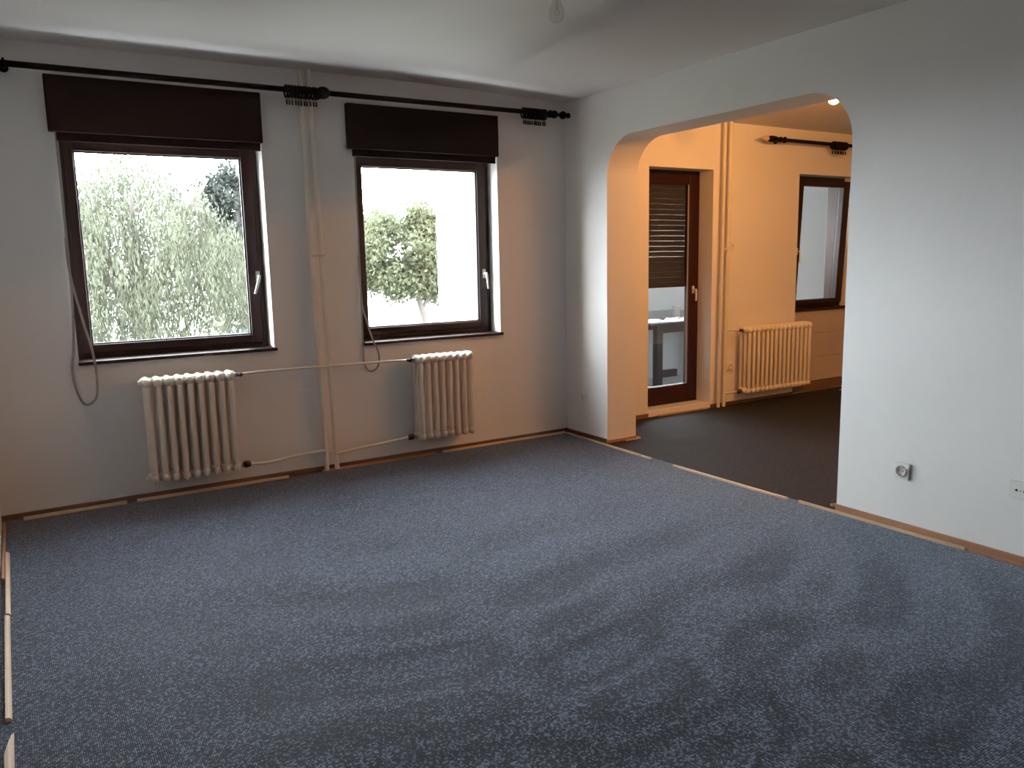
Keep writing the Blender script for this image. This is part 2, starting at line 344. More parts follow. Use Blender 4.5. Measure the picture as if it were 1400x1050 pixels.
# ------------------------------------------------------------------ windows
def bars(mb, x0, x1, y0, y1, z0, z1, l, r, b, t, bev=0.004):
    mb.box(x0, x0+l, y0, y1, z0, z1, bev); mb.box(x1-r, x1, y0, y1, z0, z1, bev)
    mb.box(x0+l-0.001, x1-r+0.001, y0, y1, z0, z0+b, bev); mb.box(x0+l-0.001, x1-r+0.001, y0, y1, z1-t, z1, bev); return mb
def handle(parent, x, y, z, ang, ln=0.115):
    h = empty('handle', (x, y, z)); h.parent = parent
    mb = MB(); mb.box(-0.013, 0.013, -0.008, 0.0, -0.034, 0.034, 0.003); mb.lathe([(0.009, 0), (0.009, -0.034), (0.007, -0.04)], (0, -0.006, 0), 'y', 12)
    d = Vector((math.sin(ang), 0, -math.cos(ang)))
    p = [Vector((0, -0.040, 0))-d*0.008, Vector((0, -0.044, 0))+d*0.01, Vector((0, -0.046, 0))+d*0.06, Vector((0, -0.044, 0))+d*ln]
    mb.tube(p, [0.0085, 0.0095, 0.009, 0.0075], 10)
    o = mb.build('handle', M['handle'], parent); o.location = (x, y, z); bpy.data.objects.remove(h); return o
def window(n, op, pane, y0, hx, hz, hang, sill):
    x0, x1, z0, z1 = op; p0, p1, q0, q1 = pane; fw = 0.038
    fr = MB(); bars(fr, x0, x1, y0+0.012, y0+0.085, z0, z1, fw, fw, fw, fw+0.02); f = struct(fr.build('window_%d' % n, M['dark']))
    sx0, sx1, sz0, sz1 = x0+fw-0.008, x1-fw+0.008, z0+fw-0.008, z1-0.022
    s = bars(MB(), sx0, sx1, y0, y0+0.06, sz0, sz1, p0-sx0, sx1-p1, q0-sz0, sz1-q1, 0.006)
    if sz1 < z1-fw-0.02: pass
    so = s.build('sash', M['dark'], f)
    bars(MB(), p0-0.001, p1+0.001, y0+0.012, y0+0.024, q0-0.001, q1+0.001, 0.010, 0.010, 0.010, 0.010, 0.002).build('glazing_bead', M['dark'], so)
    MB().box(p0-0.004, p1+0.004, y0+0.026, y0+0.032, q0-0.004, q1+0.004).build('pane', M['glass'], so)
    handle(so, hx, y0, hz, hang)
    MB().box(sill[0], sill[1], -0.032, y0+0.02, sill[2]-0.021, sill[2], 0.004).build('sill', M['dark'], f)
    MB().box(x0-0.02, x1+0.02, y0+0.085, 0.40, sill[2]-0.03, sill[2]-0.008).build('outer_sill', M['brass'], f)
    return f
window(1, (0.463, 1.579, 0.862, 2.150), (0.546, 1.476, 0.945, 2.056), 0.125, 1.536, 1.317, -0.30, (0.457, 1.592, 0.864))
window(2, (2.186, 3.285, 0.852, 2.148), (2.279, 3.184, 0.936, 2.043), 0.125, 3.225, 1.292, 0.10, (2.184, 3.296, 0.852))

# roller-shutter boxes above the windows, each with its pull belt
def ribbon(mb, pts, w, th=0.0022):
    P = [Vector(p) for p in pts]; k = len(P); vs = []
    for i in range(k):
        t = (P[min(i+1, k-1)]-P[max(i-1, 0)]).normalized(); s = t.cross(Vector((0, 1, 0)))
        ww = w[i] if isinstance(w, list) else w
        s = s.normalized()*ww/2; e = Vector((0, th/2, 0)); vs += [P[i]-s-e, P[i]+s-e, P[i]+s+e, P[i]-s+e]
    fs = [(4*i+a, 4*i+(a+1) % 4, 4*i+4+(a+1) % 4, 4*i+4+a) for i in range(k-1) for a in range(4)]
    fs += [(3, 2, 1, 0), (4*k-4, 4*k-3, 4*k-2, 4*k-1)]
    return mb.add(vs, fs)
def smooth(pts, n=6):
    P = [Vector(p) for p in pts]; out = []
    for i in range(len(P)-1):
        a, b, c, d = P[max(i-1, 0)], P[i], P[i+1], P[min(i+2, len(P)-1)]
        for k in range(n):
            t = k/n; out.append(0.5*((2*b)+(c-a)*t+(2*a-5*b+4*c-d)*t*t+(3*b-a-3*c+d)*t**3))
    return out+[P[-1]]
def shutter_box(x0, x1, z0, z1, belt, label):
    t = empty('roller_shutter_box', ((x0+x1)/2, 0, z0))
    o = lambda nm, mb, m: mb.build(nm, M[m], t, (-(x0+x1)/2, 0, -z0))
    o('housing', MB().box(x0, x1, -0.048, -0.001, z0, z1, 0.003), 'box')
    o('lower_rail', MB().box(x0+0.036, x1-0.008, -0.014, -0.002, z0-0.046, z0-0.0005, 0.002), 'box')
    o('belt', ribbon(MB(), smooth(belt), 0.013), 'belt')
    tag(t, label, 'shutter')
yb = -0.012
shutter_box(0.428, 1.580, 2.134, 2.431, [(0.470, 0.05, 2.12), (0.466, 0.03, 1.75), (0.458, -0.025, 1.40), (0.500, -0.036, 1.10), (0.527, -0.04, 0.960), (0.541, -0.045, 0.82), (0.538, -0.04, 0.70), (0.523, -0.03, 0.64), (0.484, yb, 0.612),
    (0.452, yb, 0.640), (0.427, yb, 0.735), (0.424, yb, 0.84), (0.440, yb, 0.93), (0.456, yb, 1.15), (0.462, yb, 1.45), (0.463, yb, 1.75), (0.464, yb, 2.128)], 'dark brown shutter box above the larger window, its grey belt looping beside the left radiator')
shutter_box(2.134, 3.276, 2.133, 2.418, [(2.196, 0.05, 2.12), (2.190, 0.03, 1.75), (2.178, -0.025, 1.17), (2.204, -0.036, 1.00), (2.240, -0.04, 0.87), (2.268, -0.045, 0.80), (2.281, -0.04, 0.735), (2.268, -0.03, 0.675), (2.236, yb, 0.648),
    (2.200, yb, 0.665), (2.180, yb, 0.72), (2.178, yb, 0.83), (2.180, yb, 1.15), (2.182, yb, 1.45), (2.184, yb, 2.128)], 'dark brown shutter box above the smaller window, its belt looping over the pipe')

# ------------------------------------------------------------------ cast-iron radiators
def section_mesh(H, cols, dep, pitch):
    mb = MB(); top = H-0.034; bot = 0.034
    ys = [(-dep/2+0.026)+(dep-0.052)*i/(cols-1) for i in range(cols)]
    for y in ys: mb.lathe([(0.0125, bot), (0.0165, bot+0.05), (0.0165, top-0.05), (0.0125, top)], (0, y, 0), 'z', 10)
    for zc, sg in ((top, 1), (bot, -1)):
        prof = [(0.004, -dep/2), (0.018, -dep/2+0.006), (0.027, -dep/2+0.022), (0.029, -dep/2+0.034), (0.029, dep/2-0.034), (0.027, dep/2-0.022), (0.018, dep/2-0.006), (0.004, dep/2)]
        n = 12; vs = []
        for r_, y in prof:
            for j in range(n):
                c, q = math.cos(2*PI*j/n), math.sin(2*PI*j/n); vs.append((c*r_*(0.86 if sg > 0 else 0.70), y, zc+q*r_*1.12))
        k = len(prof); mb.add(vs, [(i*n+j, i*n+(j+1) % n, (i+1)*n+(j+1) % n, (i+1)*n+j) for i in range(k-1) for j in range(n)]+[tuple(range(n)), tuple(range((k-1)*n, k*n))], True)
        mb.lathe([(0.027, -pitch/2), (0.027, pitch/2)], (0, 0, zc), 'x', 12)
    me = mb.build('tmp', M['rad']); d = me.data; bpy.data.objects.remove(me); d.name = 'section'; return d
def radiator(x0, x1, z0, z1, yc, n, cols, label, side, bent=0.0, dep=0.13):
    pitch = (x1-x0)/n; H = z1-z0; t = empty('radiator', ((x0+x1)/2, yc, z0)); d = section_mesh(H, cols, dep, pitch)
    for i in range(n): link('section', d, t, (-(x1-x0)/2+pitch*(i+0.5), 0, 0))
    w = (x1-x0)/2
    for zc, valve in ((H-0.034, 'top'), (0.034, 'bottom')):
        MB().lathe([(0.016, 0), (0.016, 0.012), (0.011, 0.012), (0.011, 0.024)], (0, 0, 0), 'x', 10).build('union_nut', M['brass'], t, (side*w, 0, zc)).scale = (side, 1, 1)
        if valve == 'top': mb = MB().lathe([(0.012, 0.018), (0.013, 0.03), (0.011, 0.05), (0.008, 0.055)], (0, 0, 0), 'x', 10); mb.lathe([(0.010, -0.030), (0.013, -0.022), (0.013, 0.0)], (0.036, 0, 0), 'y', 10)
        else: mb = MB().lathe([(0.012, 0.018), (0.021, 0.026), (0.023, 0.045), (0.019, 0.062), (0.010, 0.066)], (0, 0, 0), 'x', 12)
        MB_ = mb.build('valve', M['valve'], t, (side*w, 0, zc)); MB_.scale = (side, 1, 1)
        MB().lathe([(0.015, 0), (0.015, 0.010), (0.010, 0.014)], (0, 0, 0), 'x', 8).build('end_plug', M['rad'], t, (-side*w, 0, zc)).scale = (-side, 1, 1)
    for sx in (-0.6, 0.6):
        MB().box(-0.008, 0.008, 0.0, -yc-(0 if yc > -2 else 0), H-0.075, H-0.062).build('bracket', M['rad'], t, (sx*w, 0, 0))
    return tag(t, label, 'radiator')
RY = -0.118
r1 = radiator(0.757, 1.285, 0.118, 0.758, RY, 9, 3, 'cream cast-iron radiator of nine sections under the larger window', 1, dep=0.15)
r2 = radiator(2.505, 2.957, 0.138, 0.750, RY, 8, 3, 'cream cast-iron radiator of eight sections under the smaller window', -1, dep=0.15)
r3 = radiator(5.842, 6.740, 0.110, 0.742, -0.075, 15, 3, 'long orange-lit cast-iron radiator of fifteen sections beyond the arch', -1, dep=0.15)

# heating pipes of the near room
t = empty('heating_pipes', (1.89, -0.05, 0.0)); o = lambda nm, mb, m='pipe': mb.build(nm, M[m], t, (-1.89, 0.05, 0))
o('riser', MB().tube([(1.831, -0.05, 2.596), (1.845, -0.05, 1.45), (1.864, -0.05, 0.012)], 0.0155, 12))
o('riser', MB().tube([(1.890, -0.05, 2.596), (1.909, -0.05, 1.2), (1.936, -0.05, 0.012)], 0.0160, 12))
o('branch_pipe', MB().tube(smooth([(1.338, -0.112, 0.724), (1.39, -0.100, 0.724), (1.50, -0.082, 0.724), (1.90, -0.078, 0.721), (2.30, -0.082, 0.717), (2.40, -0.100, 0.716), (2.452, -0.114, 0.716)]), 0.0085, 10))
o('branch_pipe', MB().tube(smooth([(1.350, -0.112, 0.152), (1.41, -0.100, 0.140), (1.50, -0.09, 0.137), (1.66, -0.07, 0.145), (1.858, -0.055, 0.150)]), 0.0105, 10))
o('branch_pipe', MB().tube(smooth([(1.932, -0.055, 0.120), (2.02, -0.07, 0.130), (2.22, -0.09, 0.148), (2.37, -0.108, 0.164), (2.440, -0.112, 0.172)]), 0.0105, 10))
o('clip', MB().box(1.835, 1.925, -0.07, -0.063, 1.437, 1.449, 0.002).tube([(1.878, -0.07, 1.443), (1.878, -0.002, 1.443)], 0.005, 8), 'brass')
o('stub', MB().tube([(1.900, -0.05, 0.118), (1.900, -0.05, 0.138)], 0.010, 10))
tag(t, 'pair of cream riser pipes with branches between the two windows', 'pipes')
# heating pipes of the far room
t = empty('heating_pipes', (5.66, 0.0, 0.0)); o = lambda nm, mb, m='pipe': mb.build(nm, M[m], t, (-5.66, 0, 0))
o('riser', MB().tube([(5.635, 0.0, 2.553), (5.612, 0.0, 0.004)], 0.0165, 12)); o('riser', MB().tube([(5.706, 0.0, 2.553), (5.682, 0.0, 0.004)], 0.0175, 12))
o('branch_pipe', MB().tube(smooth([(5.690, -0.012, 0.712), (5.74, -0.03, 0.712), (5.79, -0.070, 0.708)]), 0.009, 10))
o('branch_pipe', MB().tube(smooth([(5.686, -0.012, 0.128), (5.74, -0.03, 0.130), (5.78, -0.070, 0.142)]), 0.010, 10))
o('clip', MB().box(5.60, 5.76, -0.022, -0.014, 1.435, 1.453, 0.002).tube([(5.66, -0.02, 1.444), (5.66, 0.047, 1.444)], 0.006, 8))
tag(t, 'pair of orange-lit riser pipes beside the balcony door', 'pipes')

# ------------------------------------------------------------------ curtain rods and rings
def finial(mb, x, y, z, s=1):
    prof = [(0.017, 0), (0.023, 0.004), (0.028, 0.018), (0.029, 0.034), (0.023, 0.046), (0.012, 0.054), (0.011, 0.078), (0.020, 0.084), (0.029, 0.100), (0.028, 0.116), (0.018, 0.130), (0.011, 0.134), (0.017, 0.142), (0.021, 0.153), (0.017, 0.166), (0.004, 0.172)]
    return mb.lathe([(r_, s*tt) for r_, tt in prof], (x, y, z), 'x', 16)
def bracket(mb, x, y, z, wall): return mb.tube([(x, wall, z), (x, y, z)], 0.010, 10).lathe([(0.024, 0), (0.024, -0.008), (0.014, -0.014)], (x, wall, z), 'y', 14).torus((x, y, z), 0.022, 0.007, 'x', 18, 8)
RDY, RDZ = -0.115, 2.450
t = empty('curtain_rod', (1.90, RDY, RDZ)); o = lambda nm, mb: mb.build(nm, M['rod'], t, (-1.90, -RDY, -RDZ))
o('pole', MB().lathe([(0.0165, 0.235), (0.0165, 3.70)], (0, RDY, RDZ), 'x', 14))
o('finial', finial(MB(), 3.695, RDY, RDZ)); o('finial', finial(MB(), 0.24, RDY, RDZ, -1))
o('joint_ball', MB().lathe([(0.017, 1.915), (0.029, 1.925), (0.038, 1.945), (0.038, 1.965), (0.029, 1.985), (0.017, 1.995)], (0, RDY, RDZ), 'x', 16))
o('bracket', bracket(MB(), 1.955, RDY, RDZ, 0.0)); o('bracket', bracket(MB(), 3.685, RDY, RDZ, 0.0)); o('bracket', bracket(MB(), 0.252, RDY, RDZ, 0.0))
tag(t, 'long dark wooden curtain rod with turned finial above both windows', 'curtain rod')
RZ3, RY3 = 2.425, -0.06
t = empty('curtain_rod', (7.2, RY3, RZ3)); o = lambda nm, mb: mb.build(nm, M['rod'], t, (-7.2, -RY3, -RZ3))
o('pole', MB().lathe([(0.0165, 6.21), (0.0165, 9.0)], (0, RY3, RZ3), 'x', 12)); 
o('finial', MB().lathe([(0.017, 6.30), (0.027, 6.285), (0.018, 6.265), (0.022, 6.24), (0.027, 6.21), (0.029, 6.16), (0.024, 6.13), (0.016, 6.12)], (0, RY3, RZ3), 'x', 14))
MB().lathe([(0.015, 6.122), (0.024, 6.105), (0.022, 6.08), (0.012, 6.05), (0.003, 6.03)], (0, RY3, RZ3), 'x', 14).build('finial', M['strip'], t, (-7.2, -RY3, -RZ3))  # tip coloured as pale wood to stand for lamplight on it
o('bracket', bracket(MB(), 6.34, RY3, RZ3, LY)); o('bracket', bracket(MB(), 8.9, RY3, RZ3, LY))
tag(t, 'dark curtain rod with a finial tip coloured pale for the lamplight on the orange wall beyond the arch', 'curtain rod')
ring_me = None; eye_me = None
ORD = ['first', 'second', 'third', 'fourth', 'fifth', 'sixth', 'seventh', 'eighth', 'ninth', 'tenth', 'eleventh']
def rings(x0, n, step, y, z, label, grp, frm):
    global ring_me, eye_me
    Rr, rr = 0.0330, 0.0068; zc = -(Rr-rr-0.0165)
    for i in range(n):
        if ring_me is None:
            a = MB().torus((0, 0, 0), Rr, rr, 'x', 22, 8).build('curtain_ring', M['rod']); ring_me = a.data
            b = MB().torus((0, 0, -Rr-rr-0.006), 0.0065, 0.0016, 'y', 12, 6).box(-0.005, 0.005, -0.006, 0.006, -Rr-rr-0.040, -Rr-rr-0.012, 0.002).build('eyelet', M['hook'], a); eye_me = b.data
        else:
            a = link('curtain_ring', ring_me); b = link('eyelet', eye_me, a)
        a.location = (x0+step*i+random.uniform(-.002, .002), y, z+zc); a.rotation_euler = (random.uniform(-.12, .12), 0, random.uniform(-.10, .10))
        tag(a, label % ORD[i if frm > 0 else n-1-i], 'curtain ring', grp)
rings(1.722, 11, 0.0185, RDY, RDZ, 'dark curtain ring over the riser pipes, %s counting from the ball joint of the rod', 'curtain rings over the riser pipes', -1)
rings(3.452, 11, 0.0185, RDY, RDZ, 'dark curtain ring in the room corner, %s counting from the turned finial', 'curtain rings by the corner finial', -1)
rings(7.040, 10, 0.0200, RY3, RZ3, 'dark curtain ring on the rod beyond the arch, %s counting from its lamplight-coloured tip', 'curtain rings beyond the arch', 1)

# ------------------------------------------------------------------ sockets, switch
def on_right(t): t.rotation_euler = (0, 0, -PI/2); return t      # local -y faces the near room from the right wall
def socket(loc, face, label, m='white', size=0.041, right=True):
    t = empty('wall_socket', loc); 
    MB().box(-size, size, -0.014, 0.0, -size, size, 0.004).build('cover_plate', M[m], t)
    MB().lathe([(0.029, -0.0145), (0.029, -0.019), (0.0235, -0.019), (0.0235, -0.0125), (0.001, -0.0125)], (0, 0, 0), 'y', 24).build('cup', M[face], t)
    h = MB()
    for s_ in (-1, 1): h.lathe([(0.0032, -0.0150), (0.0032, -0.0130)], (s_*0.0095, 0, 0), 'y', 10)
    h.build('pin_holes', M['black'], t)
    for s_ in (-1, 1): MB().box(-0.004, 0.004, -0.018, -0.0128, s_*0.019-0.003, s_*0.019+0.003).build('earth_clip', M['brass'], t)
    if right: on_right(t)
    return tag(t, label, 'socket')
socket((XR, -2.886, 0.302), 'grey', 'square white wall socket with grey round cup, above the baseboard right of the arch')
socket((XR, -0.232, 0.312), 'white', 'small white wall socket on the pier between corner and arch', 'white', 0.036)
socket((5.80, LY, 0.362), 'white', 'orange-lit socket under the pipe branch beside the far radiator', 'white', 0.038, False)
t = empty('antenna_socket', (XR, -3.452, 0.333)); on_right(t)
MB().box(-0.050, 0.050, -0.016, 0.0, -0.040, 0.040, 0.004).build('cover_plate', M['white'], t)
MB().box(-0.043, 0.043, -0.0175, -0.012, -0.033, 0.033, 0.003).build('face_plate', M['white'], t)
for dx in (-0.017, 0.017): MB().lathe([(0.0052, -0.0192), (0.0052, -0.0165)], (dx, 0, 0.001), 'y', 14).build('port', M['black'], t)
MB().lathe([(0.0024, -0.0192), (0.0024, -0.0165)], (0, 0, 0.001), 'y', 10).build('screw', M['hook'], t)
tag(t, 'white two-hole antenna socket at the edge of the view on the right wall', 'socket')
t = empty('junction_cover', (5.803, LY, 1.475))
MB().box(-0.030, 0.030, -0.010, 0, -0.032, 0.032, 0.003).build('cover_plate', M['white'], t)
MB().lathe([(0.005, -0.012), (0.005, -0.009)], (0, 0, 0), 'y', 10).build('screw', M['hook'], t)
tag(t, 'small square cover plate beside the pipe clip on the orange wall', 'cover')

# ------------------------------------------------------------------ lamps
BX, BYY = 1.985, -2.62
t = empty('pendant_bulb', (BX, BYY, 2.6)); 
MB().lathe([(0.040, 0), (0.040, -0.012), (0.020, -0.030), (0.006, -0.034)], (0, 0, 0), 'z', 18).build('ceiling_rose', M['white'], t)
MB().tube([(0, 0, -0.03), (0.002, 0, -0.12), (0, 0, -0.195)], 0.003, 8).build('cord', M['grey'], t)
MB().lathe([(0.006, -0.190), (0.015, -0.194), (0.018, -0.205), (0.018, -0.245), (0.021, -0.250), (0.021, -0.256), (0.0, -0.256)], (0, 0, 0), 'z', 16).build('lamp_holder', M['grey'], t)
MB().lathe([(0.013, -0.250), (0.0135, -0.262), (0.020, -0.280), (0.028, -0.300), (0.030, -0.314), (0.027, -0.330), (0.018, -0.341), (0.006, -0.3455)], (0, 0, 0), 'z', 20).build('bulb', M['bulbglass'], t)
MB().tube([(-0.002, 0, -0.258), (-0.004, 0, -0.295), (-0.012, 0, -0.312), (0, 0.002, -0.316), (0.012, 0, -0.312), (0.004, 0, -0.295), (0.002, 0, -0.258)], 0.0009, 6).build('filament', M['brass'], t)
tag(t, 'bare clear unlit light bulb hanging from the ceiling', 'lamp')
LX, LYY, LZ = 5.17, -2.20, 2.555
t = empty('ceiling_lamp', (LX, LYY, LZ))
MB().box(-0.022, 0.022, -0.82, 0.82, -0.024, 0.0, 0.004).build('rail', M['white'], t)
for ey in (0.755, 0.0, -0.755):
    MB().lathe([(0.008, -0.020), (0.019, -0.026), (0.020, -0.062), (0.015, -0.066)], (0, ey, 0), 'z', 16).build('lamp_holder', M['white'], t)
    MB().lathe([(0.014, -0.062), (0.022, -0.074), (0.034, -0.094), (0.036, -0.108), (0.030, -0.124), (0.018, -0.134), (0.004, -0.138)], (0, ey, 0), 'z', 18).build('bulb', M['bulb'], t)
tag(t, 'warm ceiling lamp beyond the arch, its lit bulb showing at the arch corner', 'lamp')

# ------------------------------------------------------------------ balcony door and far window
dy = 0.205
d = bars(MB(), 4.802, 5.551, dy+0.012, dy+0.09, 0.05, 2.138, 0.045, 0.045, 0.04, 0.045); door = struct(d.build('door_1', M['door']))
lf = bars(MB(), 4.838, 5.515, dy, dy+0.06, 0.082, 2.102, 0.095, 0.092, 0.142, 0.082, 0.005).build('door_leaf', M['door'], door)
MB().box(5.411, 5.427, dy+0.010, dy+0.024, 0.221, 2.023, 0.003).build('glazing_bead', M['bead'], lf)
MB().box(4.928, 5.428, dy+0.026, dy+0.032, 0.219, 2.025).build('pane', M['glass'], lf)
handle(lf, 5.472, dy, 1.085, 0.0, 0.10)
MB().box(4.80, 5.552, LY+0.002, 0.36, 0.0, 0.050, 0.006).build('sill', M['white'], door)
# roller shutter half lowered outside the door
t = empty('roller_shutter', (5.17, 0.318, 2.14))
for k in range(22):
    z = 2.135-0.0465*k
    if k: MB().box(-0.372, 0.380, -0.006, 0.006, -0.0232, 0.0232, 0.0055).build('slat', M['slat'], t, (0, 0, z-0.025-2.14)) if k == 1 else link('slat', bpy.data.meshes['slat'], t, (0, 0, z-0.025-2.14))
MB().box(-0.372, 0.380, -0.010, 0.010, 1.125-2.14, 1.142-2.14, 0.003).build('bottom_rail', M['slat'], t)
for x in (-0.385, 0.390): MB().box(x-0.008, x+0.008, -0.020, 0.020, 0.06-2.14, 0.0, 0.002).build('guide_rail', M['slat'], t)
tag(t, 'dark brown roller shutter half lowered behind the balcony door', 'shutter')

# far window: frame, and a sash tilted in at the top
wy = 0.155
d = bars(MB(), N0+0.001, N1-0.001, wy+0.035, 0.349, 0.846, 2.145, 0.055, 0.055, 0.05, 0.06); w3 = struct(d.build('window_3', M['dark']))
MB().box(N0+0.001, N1-0.001, 0.090, wy+0.04, 0.818, 0.845, 0.004).build('sill', M['dark'], w3)
piv = Vector((0, wy+0.02, 0.885)); sx0, sx1, sz0, sz1 = N0+0.04, N1-0.04, 0.885, 2.105
so = bars(MB(), sx0, sx1, -0.03, 0.03, 0, sz1-sz0, 0.088, 0.096, 0.045, 0.062, 0.005).build('sash', M['dark'], w3, (0, piv.y, piv.z)); so.rotation_euler = (math.radians(2.6), 0, 0)
MB().box(sx0+0.085, sx1-0.092, 0.004, 0.010, 0.042, sz1-sz0-0.058).build('pane', M['glass'], so)
handle(so, sx0+0.040, -0.03, 0.53, 0.0, 0.11)
MB().box(N0-0.02, N1+0.02, wy+0.10, 0.40, 0.83, 0.845).build('outer_sill', M['brass'], w3)

# ------------------------------------------------------------------ loggia outside the far room
struct(MB().box(3.95, 11.5, 0.35, 2.25, -0.25, -0.05).build('floor_loggia', M['tiles']))
struct(MB().box(3.95, 11.5, 0.35, 2.25, 2.55, 2.85).build('ceiling_loggia', M['loggia']))
xs = [4.17, 4.8, 8.7, 11.25]; zs = [-0.2, 1.36, 2.30, 2.6]
lw = struct(weld(cells(MB(), xs, zs, lambda i, j: not (i == 1 and j == 1), 2.0, 2.25).build('wall_parapet', M['loggia'])))
MB().box(4.7, 6.96, 1.985, 2.002, 0.655, 0.757, 0.002).build('ledge', M['tiles'], lw)
MB().box(7.03, 8.6, 1.985, 2.002, 0.655, 0.742, 0.002).build('ledge', M['tiles'], lw)
MB().box(6.90, 7.01, 1.970, 2.0, 0.60, 0.80, 0.003).build('post', M['loggia'], lw)
struct(MB().box(11.25, 11.5, 0.35, 2.25, -0.2, 2.7).build('wall_loggia_end', M['loggia']))
side = struct(MB().box(3.906, 4.17, 0.35, 2.246, -3.0, 6.0).build('wall_loggia', M['outer']))
bl = {}
for k in range(30):
    z = 0.10+0.0875*k; y = 0.352-(0.125 if k % 2 else 0)
    while y < 2.246:
        a, b_ = max(y, 0.352), min(y+0.24, 2.246)
        if b_-a > 0.03:
            key = round(b_-a, 3)
            if key not in bl: bl[key] = MB().box(-0.008, 0.01, 0, key, 0, 0.0785).build('brick', M['brickw'], side, (3.906, a, z)).data
            else: link('brick', bl[key], side, (3.906, a, z))
        y += 0.25
tb = empty('table', (6.6, 1.70, -0.05)); o = lambda nm, x0, x1, y0, y1, z0, z1: MB().box(x0-6.6, x1-6.6, y0-1.70, y1-1.70, z0+0.05, z1+0.05, 0.004).build(nm, M['tablew'], tb)
o('tabletop', 6.06, 7.25, 1.44, 1.97, 0.632, 0.660)
for x in (6.19, 7.06):
    for y in (1.47, 1.86): o('leg', x, x+0.085, y, y+0.075, -0.05, 0.632)
o('apron', 6.24, 7.10, 1.485, 1.515, 0.545, 0.632); o('apron', 6.24, 7.10, 1.88, 1.91, 0.545, 0.632)
o('stretcher', 6.27, 6.50, 1.475, 1.535, 0.045, 0.125)
tag(tb, 'dark wooden table standing on the balcony behind the glass door', 'table')
def crumple(name, x, y, z, sx, sy, h, label, sd):
    rg = random.Random(sd); nx, ny = 7, 6; vs = []; fs = []
    for lay in (0, 1):
        for j in range(ny+1):
            for i in range(nx+1):
                e = 0 if (i in (0, nx) or j in (0, ny)) else 1
                vs.append((sx*(i/nx-.5)+rg.uniform(-.008, .008), sy*(j/ny-.5)+rg.uniform(-.008, .008), lay*0.003+(h*rg.random()*e if lay == 0 else 0)))
    n = (nx+1)*(ny+1)
    for k in range(n): vs[n+k] = (vs[k][0], vs[k][1], vs[k][2]+0.003)
    for lay in (0, 1):
        for j in range(ny):
            for i in range(nx): a = lay*n+j*(nx+1)+i; fs.append((a, a+1, a+nx+2, a+nx+1))
    ob = MB().add(vs, fs).build(name, M['paper'], None, (x, y, z)); return tag(ob, label, 'paper', 'papers on the balcony table')
crumple('paper_sheet', 6.31, 1.62, 0.661, 0.26, 0.20, 0.035, 'crumpled white paper over the table leg on the balcony table', 3)
crumple('paper_sheet', 6.66, 1.62, 0.661, 0.34, 0.22, 0.040, 'crumpled white paper at the door-handle end of the balcony table', 5)

# ------------------------------------------------------------------ outdoors: yard, trees, house
struct(MB().box(-60, 90, 2.4, 130, -3.2, -3.0).build('ground', M['ground']))
struct(MB().box(-20, 11, 6, 34, -3.0, -2.985).build('lawn', M['lawn']))
def leaves(P, size, asp, name, m, parent, dirs=None):
    n = len(P); a = RNG.normal(size=(n, 3)); a /= np.linalg.norm(a, axis=1)[:, None]
    if dirs is not None: a = dirs*0.85+a*0.35; a /= np.linalg.norm(a, axis=1)[:, None]
    b = np.cross(a, RNG.normal(size=(n, 3))); b /= np.linalg.norm(b, axis=1)[:, None]
    s = size*RNG.uniform(0.6, 1.3, (n, 1)); v = np.stack([P-a*s, P+b*s*asp, P+a*s, P-b*s*asp], 1).reshape(-1, 3)
    me = bpy.data.meshes.new(name); me.vertices.add(4*n); me.vertices.foreach_set('co', v.ravel()); me.loops.add(4*n); me.loops.foreach_set('vertex_index', np.arange(4*n, dtype=np.int32))
    me.polygons.add(n); me.polygons.foreach_set('loop_start', np.arange(0, 4*n, 4, dtype=np.int32)); me.polygons.foreach_set('loop_total', np.full(n, 4, np.int32))
    me.materials.append(m); me.update(calc_edges=True); return stuff(link(name, me, parent))
def limb_tree(t, h, r, limbs, spread, top):
    MB().tube([(0, 0, 0), (0.05*r, 0, h*0.5), (0.1, 0.05, h)], [r, r*0.8, r*0.6], 10).build('trunk', M['bark'], t)
    for k in range(limbs):
        a = 2*PI*k/limbs+random.uniform(-.3, .3); e = Vector((math.cos(a)*spread, math.sin(a)*spread, h+(top-h)*random.uniform(.5, .9)))
        s_ = Vector((0.08, 0.04, h*random.uniform(.8, .98)))
        MB().tube([s_, s_.lerp(e, .5)+Vector((0, 0, .25)), e], [r*0.5, r*0.32, r*0.1], 7).build('branch', M['bark'], t)
def crown(n, c, rad, clumps, sg):
    u = RNG.normal(size=(clumps, 3)); u /= np.linalg.norm(u, axis=1)[:, None]; u *= RNG.uniform(0.35, 1, (clumps, 1))**0.5
    cc = np.array(c)+u*np.array(rad); return cc[RNG.integers(0, clumps, n)]+RNG.normal(size=(n, 3))*sg
# the weeping willow filling the larger window
t = empty('willow_tree', (2.35, 12.6, -3.0)); limb_tree(t, 3.6, 0.26, 7, 1.5, 6.6)
P = []; Dv = []
for k in range(1500):
    a = RNG.uniform(0, 2*PI); rr = 2.6*math.sqrt(RNG.uniform(0, 1)); z0 = 6.75-0.72*rr**1.35+RNG.uniform(-.5, .25); ln = RNG.uniform(1.2, 4.2); m_ = 50
    x0, y0 = math.cos(a)*rr*1.05, math.sin(a)*rr
    tt = np.linspace(0, 1, m_); P.append(np.stack([x0+0.35*math.cos(a)*tt+RNG.normal(size=m_)*.05, y0+0.35*math.sin(a)*tt+RNG.normal(size=m_)*.05, np.maximum(z0-ln*tt, 0.6)+RNG.normal(size=m_)*.03], 1))
P = np.concatenate(P); leaves(P, 0.056, 0.26, 'foliage', M['leafw'], t, np.tile([[0.0, 0, -1.0]], (len(P), 1)))
tag(t, 'weeping willow with pale green hanging twigs outside the larger window', 'tree')
